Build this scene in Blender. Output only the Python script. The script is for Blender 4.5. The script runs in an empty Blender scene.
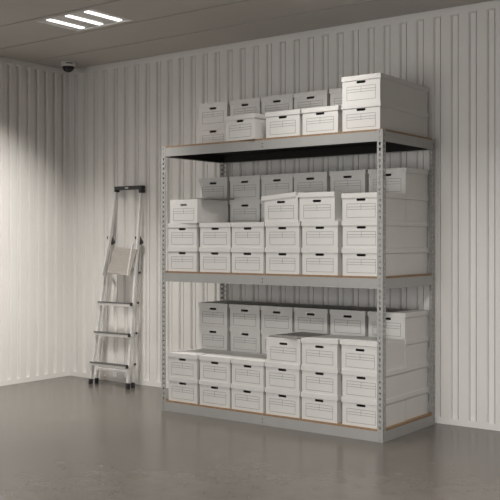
import bpy, bmesh, math, random
from mathutils import Vector, Matrix
random.seed(7)
sc = bpy.context.scene
col = sc.collection
R = math.radians

# ------------------------------------------------------------------ materials
def new_mat(name):
    m = bpy.data.materials.new(name); m.use_nodes = True
    nt = m.node_tree; b = nt.nodes['Principled BSDF']
    return m, nt, b

def mat(name, c, rough=.5, metal=0, spec=.5, noise=None, bump=None):
    """plain colour with a little object-space noise so no surface is perfectly even"""
    m, nt, b = new_mat(name)
    b.inputs['Roughness'].default_value = rough
    b.inputs['Metallic'].default_value = metal
    b.inputs['Specular IOR Level'].default_value = spec
    b.inputs['Base Color'].default_value = (*c, 1)
    if noise:
        sc_, amt = noise
        tc = nt.nodes.new('ShaderNodeTexCoord')
        n = nt.nodes.new('ShaderNodeTexNoise'); n.inputs['Scale'].default_value = sc_; n.inputs['Detail'].default_value = 5
        r = nt.nodes.new('ShaderNodeValToRGB')
        r.color_ramp.elements[0].position = .3; r.color_ramp.elements[1].position = .7
        r.color_ramp.elements[0].color = (*[x*(1-amt) for x in c], 1)
        r.color_ramp.elements[1].color = (*[min(1, x*(1+amt)) for x in c], 1)
        nt.links.new(tc.outputs['Object'], n.inputs['Vector'])
        nt.links.new(n.outputs['Fac'], r.inputs['Fac'])
        nt.links.new(r.outputs['Color'], b.inputs['Base Color'])
        if bump:
            bp = nt.nodes.new('ShaderNodeBump'); bp.inputs['Strength'].default_value = bump; bp.inputs['Distance'].default_value = .002
            nt.links.new(n.outputs['Fac'], bp.inputs['Height']); nt.links.new(bp.outputs['Normal'], b.inputs['Normal'])
    return m

def emis(name, c, s):
    m, nt, b = new_mat(name)
    b.inputs['Base Color'].default_value = (*c, 1)
    b.inputs['Emission Color'].default_value = (*c, 1); b.inputs['Emission Strength'].default_value = s
    return m

def floor_mat():
    m, nt, b = new_mat('polished_concrete')
    N = nt.nodes.new; L = nt.links.new
    tc = N('ShaderNodeTexCoord')
    n1 = N('ShaderNodeTexNoise'); n1.inputs['Scale'].default_value = 1.6; n1.inputs['Detail'].default_value = 8; n1.inputs['Roughness'].default_value = .65
    n2 = N('ShaderNodeTexNoise'); n2.inputs['Scale'].default_value = 9; n2.inputs['Detail'].default_value = 6
    r1 = N('ShaderNodeValToRGB')
    r1.color_ramp.elements[0].position = .32; r1.color_ramp.elements[0].color = (.108, .0965, .083, 1)
    r1.color_ramp.elements[1].position = .70; r1.color_ramp.elements[1].color = (.133, .119, .103, 1)
    r2 = N('ShaderNodeValToRGB')
    r2.color_ramp.elements[0].position = .3; r2.color_ramp.elements[0].color = (.88, .88, .88, 1)
    r2.color_ramp.elements[1].position = .7; r2.color_ramp.elements[1].color = (1.06, 1.06, 1.06, 1)
    mx = N('ShaderNodeMix'); mx.data_type = 'RGBA'; mx.blend_type = 'MULTIPLY'; mx.inputs['Factor'].default_value = 1
    vo = N('ShaderNodeTexVoronoi'); vo.inputs['Scale'].default_value = 3.1
    r3 = N('ShaderNodeValToRGB')
    r3.color_ramp.elements[0].position = .028; r3.color_ramp.elements[0].color = (.45, .43, .40, 1)
    r3.color_ramp.elements[1].position = .055; r3.color_ramp.elements[1].color = (1, 1, 1, 1)
    mx2 = N('ShaderNodeMix'); mx2.data_type = 'RGBA'; mx2.blend_type = 'MULTIPLY'; mx2.inputs['Factor'].default_value = .8
    for n in (n1, n2, vo): L(tc.outputs['Object'], n.inputs['Vector'])
    L(n1.outputs['Fac'], r1.inputs['Fac']); L(n2.outputs['Fac'], r2.inputs['Fac']); L(vo.outputs['Distance'], r3.inputs['Fac'])
    L(r1.outputs['Color'], mx.inputs['A']); L(r2.outputs['Color'], mx.inputs['B'])
    L(mx.outputs['Result'], mx2.inputs['A']); L(r3.outputs['Color'], mx2.inputs['B'])
    L(mx2.outputs['Result'], b.inputs['Base Color'])
    rr = N('ShaderNodeMapRange'); rr.inputs['To Min'].default_value = .215; rr.inputs['To Max'].default_value = .26
    L(n1.outputs['Fac'], rr.inputs['Value']); L(rr.outputs['Result'], b.inputs['Roughness'])
    b.inputs['Specular IOR Level'].default_value = .5
    return m

def board_mat():
    m, nt, b = new_mat('particle_board')
    N = nt.nodes.new; L = nt.links.new
    tc = N('ShaderNodeTexCoord')
    vo = N('ShaderNodeTexVoronoi'); vo.inputs['Scale'].default_value = 130
    r = N('ShaderNodeValToRGB')
    r.color_ramp.elements[0].color = (.20, .125, .072, 1); r.color_ramp.elements[1].color = (.36, .24, .145, 1)
    L(tc.outputs['Object'], vo.inputs['Vector']); L(vo.outputs['Color'], r.inputs['Fac']); L(r.outputs['Color'], b.inputs['Base Color'])
    b.inputs['Roughness'].default_value = .75
    return m

M_WALL = mat('wall_paint', (.79, .77, .74), .24, noise=(2.5, .02))
M_PLAIN = mat('plain_wall_paint', (.16, .15, .14), .6, noise=(2.5, .02))
M_CEIL = mat('ceiling_panel_paint', (.48, .45, .42), .55, noise=(3, .03))
M_VOID = mat('ceiling_gap_dark', (.05, .05, .05), .9)
M_FLOOR = floor_mat()
M_STEEL = mat('grey_rack_enamel', (.37, .365, .355), .42, noise=(12, .03))
M_BOARD = board_mat()
M_UNDERSHADE = mat('painted_undershade', (.016, .014, .012), .85, noise=(20, .1))  # near-black colour standing in for the shade under the shelves
M_BOX = mat('pale_grey_card', (.68, .667, .645), .72, spec=.3, noise=(6, .02))
M_INK = mat('form_ink', (.09, .09, .09), .7)
M_LOOSE = mat('loose_card_sheet', (.27, .26, .245), .7, noise=(7, .05))
M_ALU = mat('brushed_aluminium', (.74, .73, .715), .35, metal=.35, noise=(30, .04))
M_RIB = mat('ribbed_platform_aluminium', (.42, .385, .355), .5, metal=.15, noise=(30, .04))
M_RUB = mat('black_rubber', (.022, .022, .024), .55)
M_BLACK = mat('black_plastic', (.028, .028, .03), .4)
M_TREAD = mat('tread_grip', (.13, .128, .125), .6)
M_WHITEP = mat('white_plastic', (.62, .61, .59), .4)
M_TUBE = emis('lit_tube', (1, .98, .95), 3)
M_TRAY = mat('luminaire_tray', (.70, .69, .67), .4)
M_DOME = mat('smoked_dome', (.012, .012, .013), .08)

# ------------------------------------------------------------------ mesh helpers
class MB:
    def __init__(s): s.bm = bmesh.new(); s.mi = 0
    def face(s, pts, mi=None):
        f = s.bm.faces.new([s.bm.verts.new(p) for p in pts]); f.material_index = s.mi if mi is None else mi; return f
    def box(s, x0, x1, y0, y1, z0, z1, M=None, mi=None):
        P = [(x0,y0,z0),(x1,y0,z0),(x1,y1,z0),(x0,y1,z0),(x0,y0,z1),(x1,y0,z1),(x1,y1,z1),(x0,y1,z1)]
        V = [s.bm.verts.new((M @ Vector(p)) if M else p) for p in P]
        for q in ((3,2,1,0),(4,5,6,7),(0,1,5,4),(1,2,6,5),(2,3,7,6),(3,0,4,7)):
            f = s.bm.faces.new([V[i] for i in q]); f.material_index = s.mi if mi is None else mi
    def bar(s, p0, p1, wx, wn, side=Vector((1,0,0))):
        """rectangular bar from p0 to p1, wx along `side`, wn across"""
        p0, p1 = Vector(p0), Vector(p1); d = (p1-p0); l = d.length; d.normalize()
        a = (side - d*side.dot(d)).normalized(); n = d.cross(a)
        M = Matrix((( a.x,n.x,d.x,p0.x),(a.y,n.y,d.y,p0.y),(a.z,n.z,d.z,p0.z),(0,0,0,1)))
        s.box(-wx/2, wx/2, -wn/2, wn/2, 0, l, M)
    def tube(s, p0, p1, r0, r1=None, n=16, caps=True):
        r1 = r0 if r1 is None else r1
        p0, p1 = Vector(p0), Vector(p1); d = (p1-p0).normalized()
        a = d.orthogonal().normalized(); b = d.cross(a)
        A = [s.bm.verts.new(p0 + (a*math.cos(t)+b*math.sin(t))*r0) for t in [2*math.pi*i/n for i in range(n)]]
        B = [s.bm.verts.new(p1 + (a*math.cos(t)+b*math.sin(t))*r1) for t in [2*math.pi*i/n for i in range(n)]]
        for i in range(n):
            f = s.bm.faces.new((A[i],A[(i+1)%n],B[(i+1)%n],B[i])); f.smooth = True; f.material_index = s.mi
        if caps:
            s.bm.faces.new(A[::-1]).material_index = s.mi; s.bm.faces.new(B).material_index = s.mi
    def lathe(s, prof, n=32, c=(0,0,0)):
        rings = []
        for r, z in prof:
            rings.append([s.bm.verts.new((c[0]+r*math.cos(2*math.pi*i/n), c[1]+r*math.sin(2*math.pi*i/n), c[2]+z)) for i in range(n)])
        for A, B in zip(rings, rings[1:]):
            for i in range(n):
                f = s.bm.faces.new((A[i],A[(i+1)%n],B[(i+1)%n],B[i])); f.smooth = True; f.material_index = s.mi
        s.bm.faces.new(rings[0][::-1]); s.bm.faces.new(rings[-1])
    def holed(s, x0, x1, z0, z1, hole, t, T):
        """plate x0..x1, z0..z1, thickness t, with an 8 point hole (counter-clockwise from lower left); T maps (x, y, z) to place"""
        xm, zm = (x0+x1)/2, (z0+z1)/2
        hx = [h[0] for h in hole]; hz = [h[1] for h in hole]
        out = [(x0,z0),(xm,z0),(x1,z0),(x1,zm),(x1,z1),(xm,z1),(x0,z1),(x0,zm)]
        rows = []
        for y in (0, t):
            rows.append(([s.bm.verts.new(T(x,y,z)) for x, z in out], [s.bm.verts.new(T(x,y,z)) for x, z in hole]))
        for k, (O, H) in enumerate(rows):
            for i in range(8):
                j = (i+1) % 8
                f = s.bm.faces.new((O[i],O[j],H[j],H[i]) if k == 0 else (H[i],H[j],O[j],O[i])); f.material_index = s.mi
        for i in range(8):
            j = (i+1) % 8
            s.bm.faces.new((rows[0][1][i],rows[0][1][j],rows[1][1][j],rows[1][1][i])).material_index = s.mi
            s.bm.faces.new((rows[0][0][j],rows[0][0][i],rows[1][0][i],rows[1][0][j])).material_index = s.mi
    def mesh(s, name, mats, bevel=0, fixn=True):
        if fixn: bmesh.ops.recalc_face_normals(s.bm, faces=s.bm.faces)
        me = bpy.data.meshes.new(name); s.bm.to_mesh(me); s.bm.free()
        for m in (mats if isinstance(mats, (list, tuple)) else [mats]): me.materials.append(m)
        return me
    def build(s, name, mats, parent=None, loc=(0,0,0), rot=(0,0,0), bevel=0, fixn=True):
        o = bpy.data.objects.new(name, s.mesh(name, mats, fixn=fixn)); col.objects.link(o)
        o.location = loc; o.rotation_euler = rot
        if parent: o.parent = parent
        if bevel:
            b = o.modifiers.new('bevel', 'BEVEL'); b.width = bevel; b.segments = 2; b.limit_method = 'ANGLE'
        return o

def tag(o, label=None, cat=None, group=None, kind=None):
    for k, v in (('label', label), ('category', cat), ('group', group), ('kind', kind)):
        if v: o[k] = v
    return o
def empty(name, loc=(0,0,0), rz=0):
    o = bpy.data.objects.new(name, None); col.objects.link(o); o.location = loc; o.rotation_euler.z = rz
    o.empty_display_size = .1
    return o

# ------------------------------------------------------------------ the room
WX, WY, CE = -2.018, .84, 3.072       # left wall, back wall, ceiling
RX, FY = 7.2, -8.0                    # right and front walls, out of view

m = MB(); m.box(WX-.2, RX+.2, FY-.2, WY+.2, -.2, 0)
tag(m.build('floor', M_FLOOR), kind='structure')

def corrugated(name, a0, a1, edges, width, depth, slope, lap, chamfer, T, z0=.047, z1=3.022, ztop=CE+.05):
    """flat sheet with pressed vertical grooves; `edges` are the groove ends; T(a, d, z): along, into the wall, up"""
    m = MB()
    gs = sorted((e-width, e) for e in edges if e-width > a0+.012 and e < a1-.012)
    cuts = [a0] + [v for g in gs for v in g] + [a1]
    def q(a, b, c, d): m.face([T(*a), T(*b), T(*c), T(*d)])
    for i in range(0, len(cuts), 2):                                   # the flats, full height
        a, b = cuts[i], cuts[i+1]
        for lo, hi in ((0, z0), (z0, z1), (z1, ztop)): q((a,0,lo),(b,0,lo),(b,0,hi),(a,0,hi))
    e, eb = .008, -.007
    for a, b in gs:
        for lo, hi in ((0, z0), (z1, ztop)): q((a,0,lo),(b,0,lo),(b,0,hi),(a,0,hi))
        c = b - (.0080 if lap else 0)                                  # the groove proper ends at c; then the lap joint of the sheets
        ca, cb, cd = chamfer                                           # broken front edge: along at the two ends, depth
        A, B, lo, hi = a+ca+slope, c-cb-slope, z0+eb, z1-e
        zl, zh = z0+eb*cd/depth, z1-e*cd/depth
        prof = [(a,0,z0,z1), (a+ca,cd,zl,zh), (A,depth,lo,hi), (B,depth,lo,hi), (c-cb,cd,zl,zh), (c,0,z0,z1)]
        for p, n_ in zip(prof, prof[1:]): q((p[0],p[1],p[2]), (n_[0],n_[1],n_[2]), (n_[0],n_[1],n_[3]), (p[0],p[1],p[3]))
        for p, n_ in ((0, 1), (1, 2)):
            p, n_, o_, r_ = prof[p], prof[n_], prof[5-n_], prof[5-p]
            q((p[0],p[1],p[2]), (r_[0],r_[1],r_[2]), (o_[0],o_[1],o_[2]), (n_[0],n_[1],n_[2]))
            q((p[0],p[1],p[3]), (r_[0],r_[1],r_[3]), (o_[0],o_[1],o_[3]), (n_[0],n_[1],n_[3]))
        if lap:
            p0, p1, k = c+.0025, b, .014
            q((c,0,z0),(p0,0,z0),(p0,0,z1),(c,0,z1))
            q((p0,0,z0),(p0,k,z0),(p0,k,z1),(p0,0,z1)); q((p0,k,z0),(p1,k,z0),(p1,k,z1),(p0,k,z1)); q((p1,k,z0),(p1,0,z0),(p1,0,z1),(p1,k,z1))
            q((p0,0,z0),(p1,0,z0),(p1,k,z0),(p0,k,z0)); q((p0,0,z1),(p1,0,z1),(p1,k,z1),(p0,k,z1))
    t = .12                                                            # solid behind the sheet
    q((a0,t,0),(a1,t,0),(a1,t,ztop),(a0,t,ztop)); q((a0,0,0),(a0,t,0),(a0,t,ztop),(a0,0,ztop)); q((a1,0,0),(a1,t,0),(a1,t,ztop),(a1,0,ztop))
    q((a0,0,ztop),(a1,0,ztop),(a1,t,ztop),(a0,t,ztop)); q((a0,0,0),(a1,0,0),(a1,t,0),(a0,t,0))
    bmesh.ops.remove_doubles(m.bm, verts=m.bm.verts, dist=1e-5)
    return tag(m.build(name, M_WALL), kind='structure')
corrugated('wall_back', WX, RX, [1.607+.1402*k for k in range(-26, 41)], .066, .026, .004, True, (.006, .005, .006), lambda a, d, z: (a, WY+d, z))
corrugated('wall_left', FY, WY, [.1165+.1117*k for k in range(-73, 7)], .054, .024, .006, False, (.006, .009, .006), lambda a, d, z: (WX-d, a, z))
m = MB(); m.box(RX, RX+.1, FY, WY, 0, CE+.05); tag(m.build('wall_right', M_PLAIN), kind='structure')
FILL_OPENINGS = [(.3, 2.7, 25), (4.3, 6.7, 25)]      # two made-up openings in the front wall, behind the viewer, for fill light
DH = 2.35
m = MB(); xs = [WX] + [v for d in FILL_OPENINGS for v in d[:2]] + [RX]
for a, b in zip(xs[0::2], xs[1::2]): m.box(a, b, FY-.1, FY, 0, CE+.05)
for a, b, _ in FILL_OPENINGS: m.box(a, b, FY-.1, FY, DH, CE+.05)
tag(m.build('wall_front', M_PLAIN), kind='structure')
for a, b, pw in FILL_OPENINGS:  # unseen area lights added as frontal fill
    L = bpy.data.lights.new('added_front_fill', 'AREA'); L.shape = 'RECTANGLE'; L.size = b-a; L.size_y = DH
    L.energy = pw; L.color = (1, .99, .97); L.spread = R(80)
    lo = bpy.data.objects.new('added_front_fill', L); col.objects.link(lo); lo.location = ((a+b)/2, FY+.005, DH/2); lo.rotation_euler = (R(90), 0, 0)

# lamps: position of each panel on the ceiling (x centre, y centre)
LW, LD = .63, .44
LAMPS = [(-.34, -.515), (1.60, -.515), (3.54, -2.717)]

# ceiling of long panels running left to right, thin dark gaps between them, openings at the lamps
m = MB()
PW = .5505
ys = [.317 - PW*k for k in range(0, 16)]
rows = [(.317, WY-.012)] + [(ys[k+1], ys[k]) for k in range(15)]
G = .009
for y0, y1 in rows:
    y0 = max(y0, FY)
    spans = [(WX+.012, RX)]
    for lx, ly in LAMPS:
        if y0 < ly < y1:
            nx = []
            for a, b in spans:
                if a < lx < b: nx += [(a, lx-LW/2), (lx+LW/2, b)]
                else: nx.append((a, b))
            spans = nx
            m.box(lx-LW/2, lx+LW/2, y0+G, ly-LD/2, CE, CE+.03); m.box(lx-LW/2, lx+LW/2, ly+LD/2, y1-G, CE, CE+.03)
    for a, b in spans: m.box(a, b, y0+G, y1-G, CE, CE+.03)
m.mi = 1; m.box(WX-.15, RX+.15, FY-.15, WY+.15, CE+.05, CE+.15)
tag(m.build('ceiling', [M_CEIL, M_VOID]), kind='structure')

# ------------------------------------------------------------------ ceiling lights
LAMP_LABEL = ['lit square ceiling light with three bright bars above the corner camera',
              'ceiling light outside the frame, above the right end of the rack',
              'ceiling light outside the frame, in the middle of the room']
# (tilt towards the left wall, beam spread, watts) of the three bars of each lamp; the left bar of the corner lamp washes the wall
LAMP_BARS = [((26, 89, 24.5), (0, 90, 13.5), (0, 150, 3.6)),
             ((0, 115, 3.6),)*3, ((0, 150, 40),)*3]
def lamp_meshes():
    t = MB(); w, d = LW/2-.001, LD/2-.001
    t.box(-w, w, -d, d, .006, .009)
    t.box(-w, -w+.012, -d, d, -.003, .006); t.box(w-.012, w, -d, d, -.003, .006)
    t.box(-w+.012, w-.012, -d, -d+.012, -.003, .006); t.box(-w+.012, w-.012, d-.012, d, -.003, .006)
    u = MB(); u.box(-.021, .021, -.178, .178, -.006, .000)
    return t.mesh('light_tray', M_TRAY), u.mesh('light_bar', M_TUBE)
tray_me, bar_me = lamp_meshes()
for (lx, ly), lab, bars in zip(LAMPS, LAMP_LABEL, LAMP_BARS):
    r = empty('ceiling_light', (lx, ly, CE)); tag(r, lab, 'ceiling light', 'recessed ceiling lights')
    o = bpy.data.objects.new('light_tray', tray_me); col.objects.link(o); o.parent = r
    for k in (-1, 0, 1):
        o = bpy.data.objects.new('light_bar', bar_me); col.objects.link(o); o.parent = r; o.location = (k*.212, 0, .006)
        tilt, sp, pw = bars[k+1]
        L = bpy.data.lights.new('light_bar_glow', 'AREA'); L.shape = 'RECTANGLE'; L.size = .042; L.size_y = .36
        L.energy = pw; L.color = (1, .97, .925); L.spread = R(sp)
        lo = bpy.data.objects.new('light_bar_glow', L); col.objects.link(lo); lo.parent = r; lo.location = (k*.212, 0, -.008); lo.rotation_euler = (0, R(tilt), 0)

# ------------------------------------------------------------------ storage rack
W, D = 2.0, .794
ZB, ZM, ZT = .084, 1.115, 2.111       # tops of the three boards
BT = .014                             # board thickness
rack = empty('storage_rack', (0, 0, 0))
tag(rack, 'grey steel rivet storage rack with three board shelves full of boxes', 'rack')
FW, PT = .043, .003
def post(name, cx, cy, sx, sy):
    m = MB(); n = 55; p = .0383; z = 0
    hole = [(-.005,-.012),(0,-.0135),(.005,-.012),(.0065,0),(.0095,.006),(0,.0135),(-.0095,.006),(-.0065,0)]
    H = ZT - .002
    for k in range(n+1):
        zs0, zs1 = max(0, (k-.5)*p), min((k+.5)*p, H)
        hs = [(FW*.5+a, k*p+b) for a, b in hole]
        if 0 < k and zs1-zs0 > .03:
            m.holed(PT, FW, zs0, zs1, hs, PT, lambda x, y, zz: (cx+sx*y, cy+sy*x, zz))
        elif zs1 > zs0:
            xa, xb = sorted((cx, cx+sx*PT)); ya, yb = sorted((cy+sy*PT, cy+sy*FW)); m.box(xa, xb, ya, yb, zs0, zs1)
        if k == n: continue
        z0, z1 = k*p, min((k+1)*p, H); zc = z0+p/2
        h = [(FW*.5+a, zc+b) for a, b in hole]
        m.holed(0, FW, z0, z1, h, PT, lambda x, y, zz: (cx+sx*x, cy+sy*y, zz))
    bmesh.ops.remove_doubles(m.bm, verts=m.bm.verts, dist=1e-5)
    return m.build(name, M_STEEL, rack)
for cx, cy, sx, sy in ((0,0,1,1),(W,0,-1,1),(0,D,1,-1),(W,D,-1,-1)): post('post', cx, cy, sx, sy)
for zt in (ZB, ZM, ZT):
    z1 = zt-BT; z0 = z1-.069
    if zt == ZB: z0 = 0.0
    for fy, s in ((0, 1), (D, -1)):
        m = MB(); zl = z0; z0 = z0 if s > 0 else z1-.069
        ya, yb = sorted((fy+s*.0005, fy+s*.003)); m.box(FW+.0005, W-FW-.0005, ya, yb, z0, z1)
        ya, yb = sorted((fy+s*.0032, fy+s*.0055)); m.box(.004, W-.004, ya, yb, z0+.01, z1)      # tongue behind the post
        ya, yb = sorted((fy+s*.003, fy+s*.035)); m.box(FW+.0005, W-FW-.0005, ya, yb, z1-.003, z1-.0005)
        b = m.build('long_beam', M_STEEL, rack); z0 = zl
        if s == 1:
            for dz in (.02, .045):
                r = MB(); r.tube((1.0, fy+.0006, z0+dz), (1.0, fy-.0015, z0+dz), .0042, n=10); r.build('rivet', M_BLACK, b)
    for fx, s in ((0, 1), (W, -1)):
        m = MB()
        xa, xb = sorted((fx+s*.0005, fx+s*.003)); m.box(xa, xb, FW+.0005, D-FW-.0005, z0, z1)
        xa, xb = sorted((fx+s*.0056, fx+s*.008)); m.box(xa, xb, .006, D-.006, z0+.01, z1)
        xa, xb = sorted((fx+s*.003, fx+s*.035)); m.box(xa, xb, FW+.0005, D-FW-.0005, z1-.003, z1-.0005)
        m.build('side_beam', M_STEEL, rack)
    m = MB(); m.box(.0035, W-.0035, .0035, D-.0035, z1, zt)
    m.mi = 1; m.box(.036, W-.036, .036, D-.036, z1-.004, z1)                  # thin near-black sheet underneath, shade put into its colour
    if zt != ZB:                                                              # added dark strips hiding the inner beam faces, painted shade too
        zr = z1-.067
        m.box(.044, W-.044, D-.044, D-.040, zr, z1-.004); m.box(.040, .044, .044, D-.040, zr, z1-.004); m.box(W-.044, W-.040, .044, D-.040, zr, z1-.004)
    m.build('shelf_board', [M_BOARD, M_UNDERSHADE], rack)

# ------------------------------------------------------------------ archive boxes
BW, BD, BH = .296, .362, .186         # body
LWD, LDP, LH = .307, .370, .033       # lid
def body_mesh():
    m = MB(); t = .003; w, d = BW/2, BD/2
    zc, hw, hh = .143, .036, .0085
    hole = [(-hw+.004,zc-hh),(0,zc-hh),(hw-.004,zc-hh),(hw,zc),(hw-.004,zc+hh),(0,zc+hh),(-hw+.004,zc+hh),(-hw,zc)]
    for s in (-1, 1):                                                   # ends with the hand hole
        m.holed(-w, w, .128, .158, hole, t, lambda x, y, z: (x, s*(d-y), z))
        for z0, z1 in ((0, .128), (.158, BH)):
            ya, yb = sorted((s*d, s*(d-t))); m.box(-w, w, ya, yb, z0, z1)
    m.box(-w, -w+t, -d+t, d-t, 0, BH); m.box(w-t, w, -d+t, d-t, 0, BH)
    m.box(-w+t, w-t, -d+t, d-t, 0, t)
    # printed form on the front end
    y, x0, x1, z0, z1, g = -d-.0004, -.112, .112, .022, .115, .0009
    def ln(xa, xb, za, zb): m.box(xa, xb, y, -d+.0002, za, zb, mi=1)
    for z in (z0, z1, z1-.021, z1-.038): ln(x0, x1, z-g, z+g)
    for x in (x0, x1): ln(x-g, x+g, z0+g, z1-g)
    ln(-g, g, z1-.041, z1-g)
    return m.mesh('body', [M_BOX, M_INK])
def lid_mesh():
    m = MB(); t = .004; w, d = LWD/2, LDP/2
    m.box(-w, w, -d, d, LH-t, LH)
    m.box(-w, w, -d, -d+t, 0, LH-t); m.box(-w, w, d-t, d, 0, LH-t)
    m.box(-w, -w+t, -d+t, d-t, 0, LH-t); m.box(w-t, w, -d+t, d-t, 0, LH-t)
    return m.mesh('lid', M_BOX)
body_me, lid_me = body_mesh(), lid_mesh()
proto = empty('archive_box')
pb = bpy.data.objects.new('body', body_me); col.objects.link(pb); pb.parent = proto
pl = bpy.data.objects.new('lid', lid_me); col.objects.link(pl); pl.parent = proto; pl.location.z = .1565
used = [False]
def box(x, y, z, rz, label, group, lid=True, ldx=0, ldy=0, ldz=0, lroll=0, lpitch=0):
    if not used[0]:
        r, b, l = proto, pb, pl; used[0] = True
    else:
        r = proto.copy(); col.objects.link(r)
        b = pb.copy(); col.objects.link(b); b.parent = r
        l = None
        if lid:
            l = pl.copy(); col.objects.link(l); l.parent = r
    r.location = (x, y, z); r.rotation_euler = (0, 0, rz)
    if l:
        l.location = (ldx, ldy, .1565+ldz); l.rotation_euler = (lpitch, lroll, 0)
    tag(r, label, 'box', group)
    return r
FX = [.205, .535, .848, 1.165, 1.487, 1.822]
BX = [.212, .538, .853, 1.165, 1.490, 1.815]
CY_F, CY_B = .199, .575
NTH = ['first', 'second', 'third', 'fourth', 'fifth', 'sixth']
PITCH = .1900
J = lambda a: random.uniform(-a, a)
def stack(shelf, zb, row, c, n, special={}):
    xs, cy = (FX, CY_F) if row == 'front' else (BX, CY_B)
    for k in range(n):
        lv = 'only box there' if n == 1 else ('bottom of stack' if k == 0 else 'top of stack' if k == n-1 else f'{NTH[k]} from bottom')
        lab = f'lidded grey archive box, {shelf} shelf {row} row, {NTH[c]} stack from left, {lv}'
        kw = dict(special.get(k, {}))
        lab = kw.pop('label', lab)
        dx, rz, dy = kw.pop('dx', J(.0022)), kw.pop('rz', J(.004)), kw.pop('dy', 0)
        box(xs[c]+dx, cy+J(.0022)+dy, zb+.0003+k*PITCH, rz, lab, f'archive boxes on the {shelf} shelf', **kw)
# bottom shelf
for c in range(6): stack('bottom', ZB, 'back', c, 4)
for c in range(3): stack('bottom', ZB, 'front', c, 2)
stack('bottom', ZB, 'front', 3, 3, {2: dict(lid=False, dx=.008, label='open grey archive box under a loose card sheet, bottom shelf, front row')})
stack('bottom', ZB, 'front', 4, 3, {2: dict(lroll=-R(1.6), lpitch=-R(1.0), ldz=.008, dx=0, label='archive box with slightly raised lid, right of the open box, bottom shelf')})
stack('bottom', ZB, 'front', 5, 3, {2: dict(lpitch=-R(2.0), ldz=.011, ldx=-.005, ldy=-.002, dx=-.007, label='archive box with lifted crooked lid behind the front right post, bottom shelf')})
# middle shelf
for c in range(6): stack('middle', ZM, 'back', c, 4)
stack('middle', ZM, 'front', 0, 3, {2: dict(lid=False, dx=.027, dy=-.006, rz=-R(3), label='open box with dark loose sheet on top, middle shelf, far left')})
for c in (1, 2): stack('middle', ZM, 'front', c, 2)
stack('middle', ZM, 'front', 3, 3, {2: dict(dx=-.012, rz=0, lroll=-R(4.6), ldz=.011, ldx=-.020, label='archive box whose lid tilts up to the right, middle shelf, front row')})
stack('middle', ZM, 'front', 4, 3, {2: dict(dx=-.021, rz=0, ldx=-.007, ldz=.013, lpitch=-R(.8), label='archive box whose lid has slipped to the left, middle shelf, front row')})
stack('middle', ZM, 'front', 5, 3)
# top shelf
for c in range(5): stack('top', ZT, 'back', c, 2)
stack('top', ZT, 'back', 5, 2, {0: dict(dy=.015, dx=-.008), 1: dict(dy=.015, dx=-.009)})
box(.772+.038, CY_F-.017, ZT+.0003, -R(6), 'single archive box turned slightly to the left, front row of top shelf, leftmost', 'archive boxes on the top shelf')
stack('top', ZT, 'front', 3, 1, {0: dict(dx=.004)}); stack('top', ZT, 'front', 4, 1, {0: dict(dx=.004)}); stack('top', ZT, 'front', 5, 2)

# loose card sheets lying on the two open boxes
def sheet(loc, rz, rx, ry, w, d, label):
    m = MB(); m.box(-w/2, w/2, -d/2, d/2, 0, .009)
    o = m.build('card_sheet', M_LOOSE, None, loc, (rx, ry, rz), bevel=.001)
    tag(o, label, 'card sheet', 'loose card sheets')
sheet((FX[0]+.115, CY_F-.002, ZM+2*PITCH+BH+.0015), -R(9), 0, -R(1.0), .31, .29, 'dark loose card sheet lying on the open box, middle shelf')
sheet((FX[3]+.03, CY_F+.0, ZB+2*PITCH+BH+.0015), -R(8), 0, 0, .27, .36, 'grey loose card sheet lying askew on the open box, bottom shelf')

# ------------------------------------------------------------------ folding ladder against the back wall
lad = empty('folding_ladder', (-1.205, .64, 0))
tag(lad, 'folded aluminium step ladder with black top handle leaning on the corrugated wall', 'ladder')
LO = Vector((1.205, -.64, 0))
def P(x, y, z): return Vector((x, y, z)) + LO
TZ = 1.853
def front(z, side):                    # centre line of the front rails
    t = z/TZ
    y = .595 + (.800-.595)*t
    x = (-1.452 + (-1.313+1.452)*t) if side < 0 else (-.962 + (-.984+.962)*t)
    return x, y, z
def rear(z, side):
    t = z/1.36
    y = .672 + (.800-.672)*t
    x = (-1.452 + (-1.366+1.452)*t) if side < 0 else (-.972 + (-.996+.972)*t)
    return x, y, z
for s in (-1, 1):
    m = MB(); m.bar(P(*front(.05, s)), P(*front(TZ-.01, s)), .024, .030)
    rail = m.build('front_rail', M_ALU, lad, bevel=.004)
    m = MB(); m.bar(P(*front(0, s)), P(*front(.046, s)), .029, .038)
    f = m.build('rubber_foot', M_RUB, rail, bevel=.004)
    m = MB(); m.bar(P(*rear(.05, s)), P(*rear(1.36, s)), .019, .024)
    rail = m.build('rear_rail', M_ALU, lad, bevel=.004)
    m = MB(); m.bar(P(*rear(0, s)), P(*rear(.046, s)), .027, .034); m.build('rubber_foot', M_RUB, rail, bevel=.004)
    x, y, z = rear(1.36, s)            # black cap leaning forward over the rear rail
    m = MB(); m.bar(P(x+.030, y-.020, z-.034), P(x-.022, y-.026, z+.042), .044, .040); m.build('end_cap', M_BLACK, rail, bevel=.008)
    # platform arm
    a = front(1.03, s); b = front(1.33, s)
    m = MB(); m.bar(P(a[0]-s*.035, a[1]-.062, a[2]), P(b[0]-s*.03, b[1]-.030, b[2]), .014, .028); m.build('platform_arm', M_ALU, lad, bevel=.003)
    if s > 0:
        m = MB()
        for z in (1.06, .78, .50, .215):
            x, y, z = rear(z, s); m.tube(P(x+.009, y-.004, z), P(x+.020, y-.004, z), .011, n=14)
        m.build('hinge_bolt', M_BLACK, lad)
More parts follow.
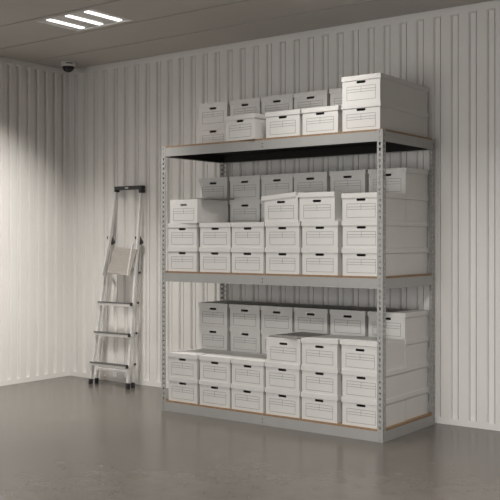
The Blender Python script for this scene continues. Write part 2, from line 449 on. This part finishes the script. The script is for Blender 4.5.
for z in (.215, .50, .782):            # treads
    xl, y, _ = front(z, -1); xr = front(z, 1)[0]
    m = MB(); m.box(xl-.006+LO.x, xr+.014+LO.x, y-.050+LO.y, y+.018+LO.y, z-.034, z-.004)
    t = m.build('tread', M_ALU, lad, bevel=.003)
    m = MB()
    for k in range(4): m.box(xl+.02+LO.x, xr-.02+LO.x, y-.038+.013*k+LO.y, y-.033+.013*k+LO.y, z-.005, z-.001)
    m.box(xl+.006+LO.x, xr+.017+LO.x, y-.056+LO.y, y-.042+LO.y, z-.010, z+.002)
    m.build('tread_grip', M_TREAD, t)
    m = MB(); m.box(xr+.006+LO.x, xr+.024+LO.x, y-.058+LO.y, y-.034+LO.y, z-.026, z+.006); m.build('tread_cap', M_BLACK, t, bevel=.003)
# folded platform, ribbed
top = Vector((-1.108, .722, 1.287)); bot = Vector((-1.130, .650, 1.045))
m = MB(); m.bar(top+LO, bot+LO, .292, .012)
d = (bot-top); dn = d.normalized(); n = dn.cross(Vector((1,0,0))); 
if n.y > 0: n = -n
for k in range(11):
    c = top + d*(.06+.088*k) + n*.008
    m.bar(c+LO-Vector((.142,0,0)), c+LO+Vector((.142,0,0)), .010, .004, side=dn)
m.build('platform', M_RIB, lad)
# bottom brace of the rear frame and the top cross bar
a, b = rear(.137, -1), rear(.137, 1)
m = MB(); m.bar(P(*a), P(*b), .024, .018, side=Vector((0,0,1))); m.build('rear_brace', M_ALU, lad, bevel=.003)
a, b = rear(1.08, -1), rear(1.08, 1)
m = MB(); m.bar(P(*a), P(*b), .024, .018, side=Vector((0,0,1))); m.build('rear_brace', M_ALU, lad, bevel=.003)
a, b = front(TZ, -1), front(TZ, 1)
m = MB()
m.box(a[0]-.002+LO.x, b[0]+.026+LO.x, a[1]-.030+LO.y, a[1]+.026+LO.y, TZ-.014, TZ+.020)
m.box(a[0]-.002+LO.x, a[0]+.02+LO.x, a[1]-.030+LO.y, a[1]+.026+LO.y, TZ-.032, TZ-.014)
m.box(b[0]-.010+LO.x, b[0]+.026+LO.x, a[1]-.030+LO.y, a[1]+.026+LO.y, TZ-.050, TZ-.014)
h = m.build('top_handle', M_BLACK, lad, bevel=.006)
m = MB(); cxm = (a[0]+b[0])/2
m.box(cxm-.022+LO.x, cxm+.022+LO.x, a[1]-.0315+LO.y, a[1]-.0295+LO.y, TZ-.005, TZ+.009); m.build('handle_badge', M_WHITEP, h)

# ------------------------------------------------------------------ dome camera in the corner
cam_o = empty('security_camera', (-1.705, .545, CE))
tag(cam_o, 'white dome security camera with black glass on the ceiling corner', 'camera')
m = MB(); m.lathe([(.070,0),(.072,-.008),(.070,-.040),(.064,-.046)]); m.build('mount_base', M_WHITEP, cam_o)
m = MB(); m.lathe([(.0585*math.cos(t), -.044-.055*math.sin(t)) for t in [R(a) for a in (0,12,25,40,55,70,85)]]); m.build('dome', M_DOME, cam_o)
m = MB()
for k in range(6):
    a0 = R(-62+k*9); a1 = R(-62+k*9+8)
    m.face([(.0722*math.cos(a0),.0722*math.sin(a0),-.026),(.0722*math.cos(a1),.0722*math.sin(a1),-.026),(.0726*math.cos(a1),.0726*math.sin(a1),-.016),(.0726*math.cos(a0),.0726*math.sin(a0),-.016)])
m.build('vent_slot', M_BLACK, cam_o)

# ------------------------------------------------------------------ camera, view
cd = bpy.data.cameras.new('camera'); cam = bpy.data.objects.new('camera', cd); col.objects.link(cam)
cam.location = (5.0012, -5.4760, 1.3571); cam.rotation_euler = (R(90), 0, .6444)
cd.sensor_width = 36; cd.lens = 920.98/500*36; cd.shift_y = -9.31/500
sc.camera = cam
w = bpy.data.worlds.new('world'); sc.world = w; w.use_nodes = True
w.node_tree.nodes['Background'].inputs[0].default_value = (1, .97, .93, 1); w.node_tree.nodes['Background'].inputs[1].default_value = 0
vs = sc.view_settings
vs.view_transform = 'Standard'; vs.look = 'None'; vs.gamma = 1; vs.use_curve_mapping = False
vs.exposure = 0
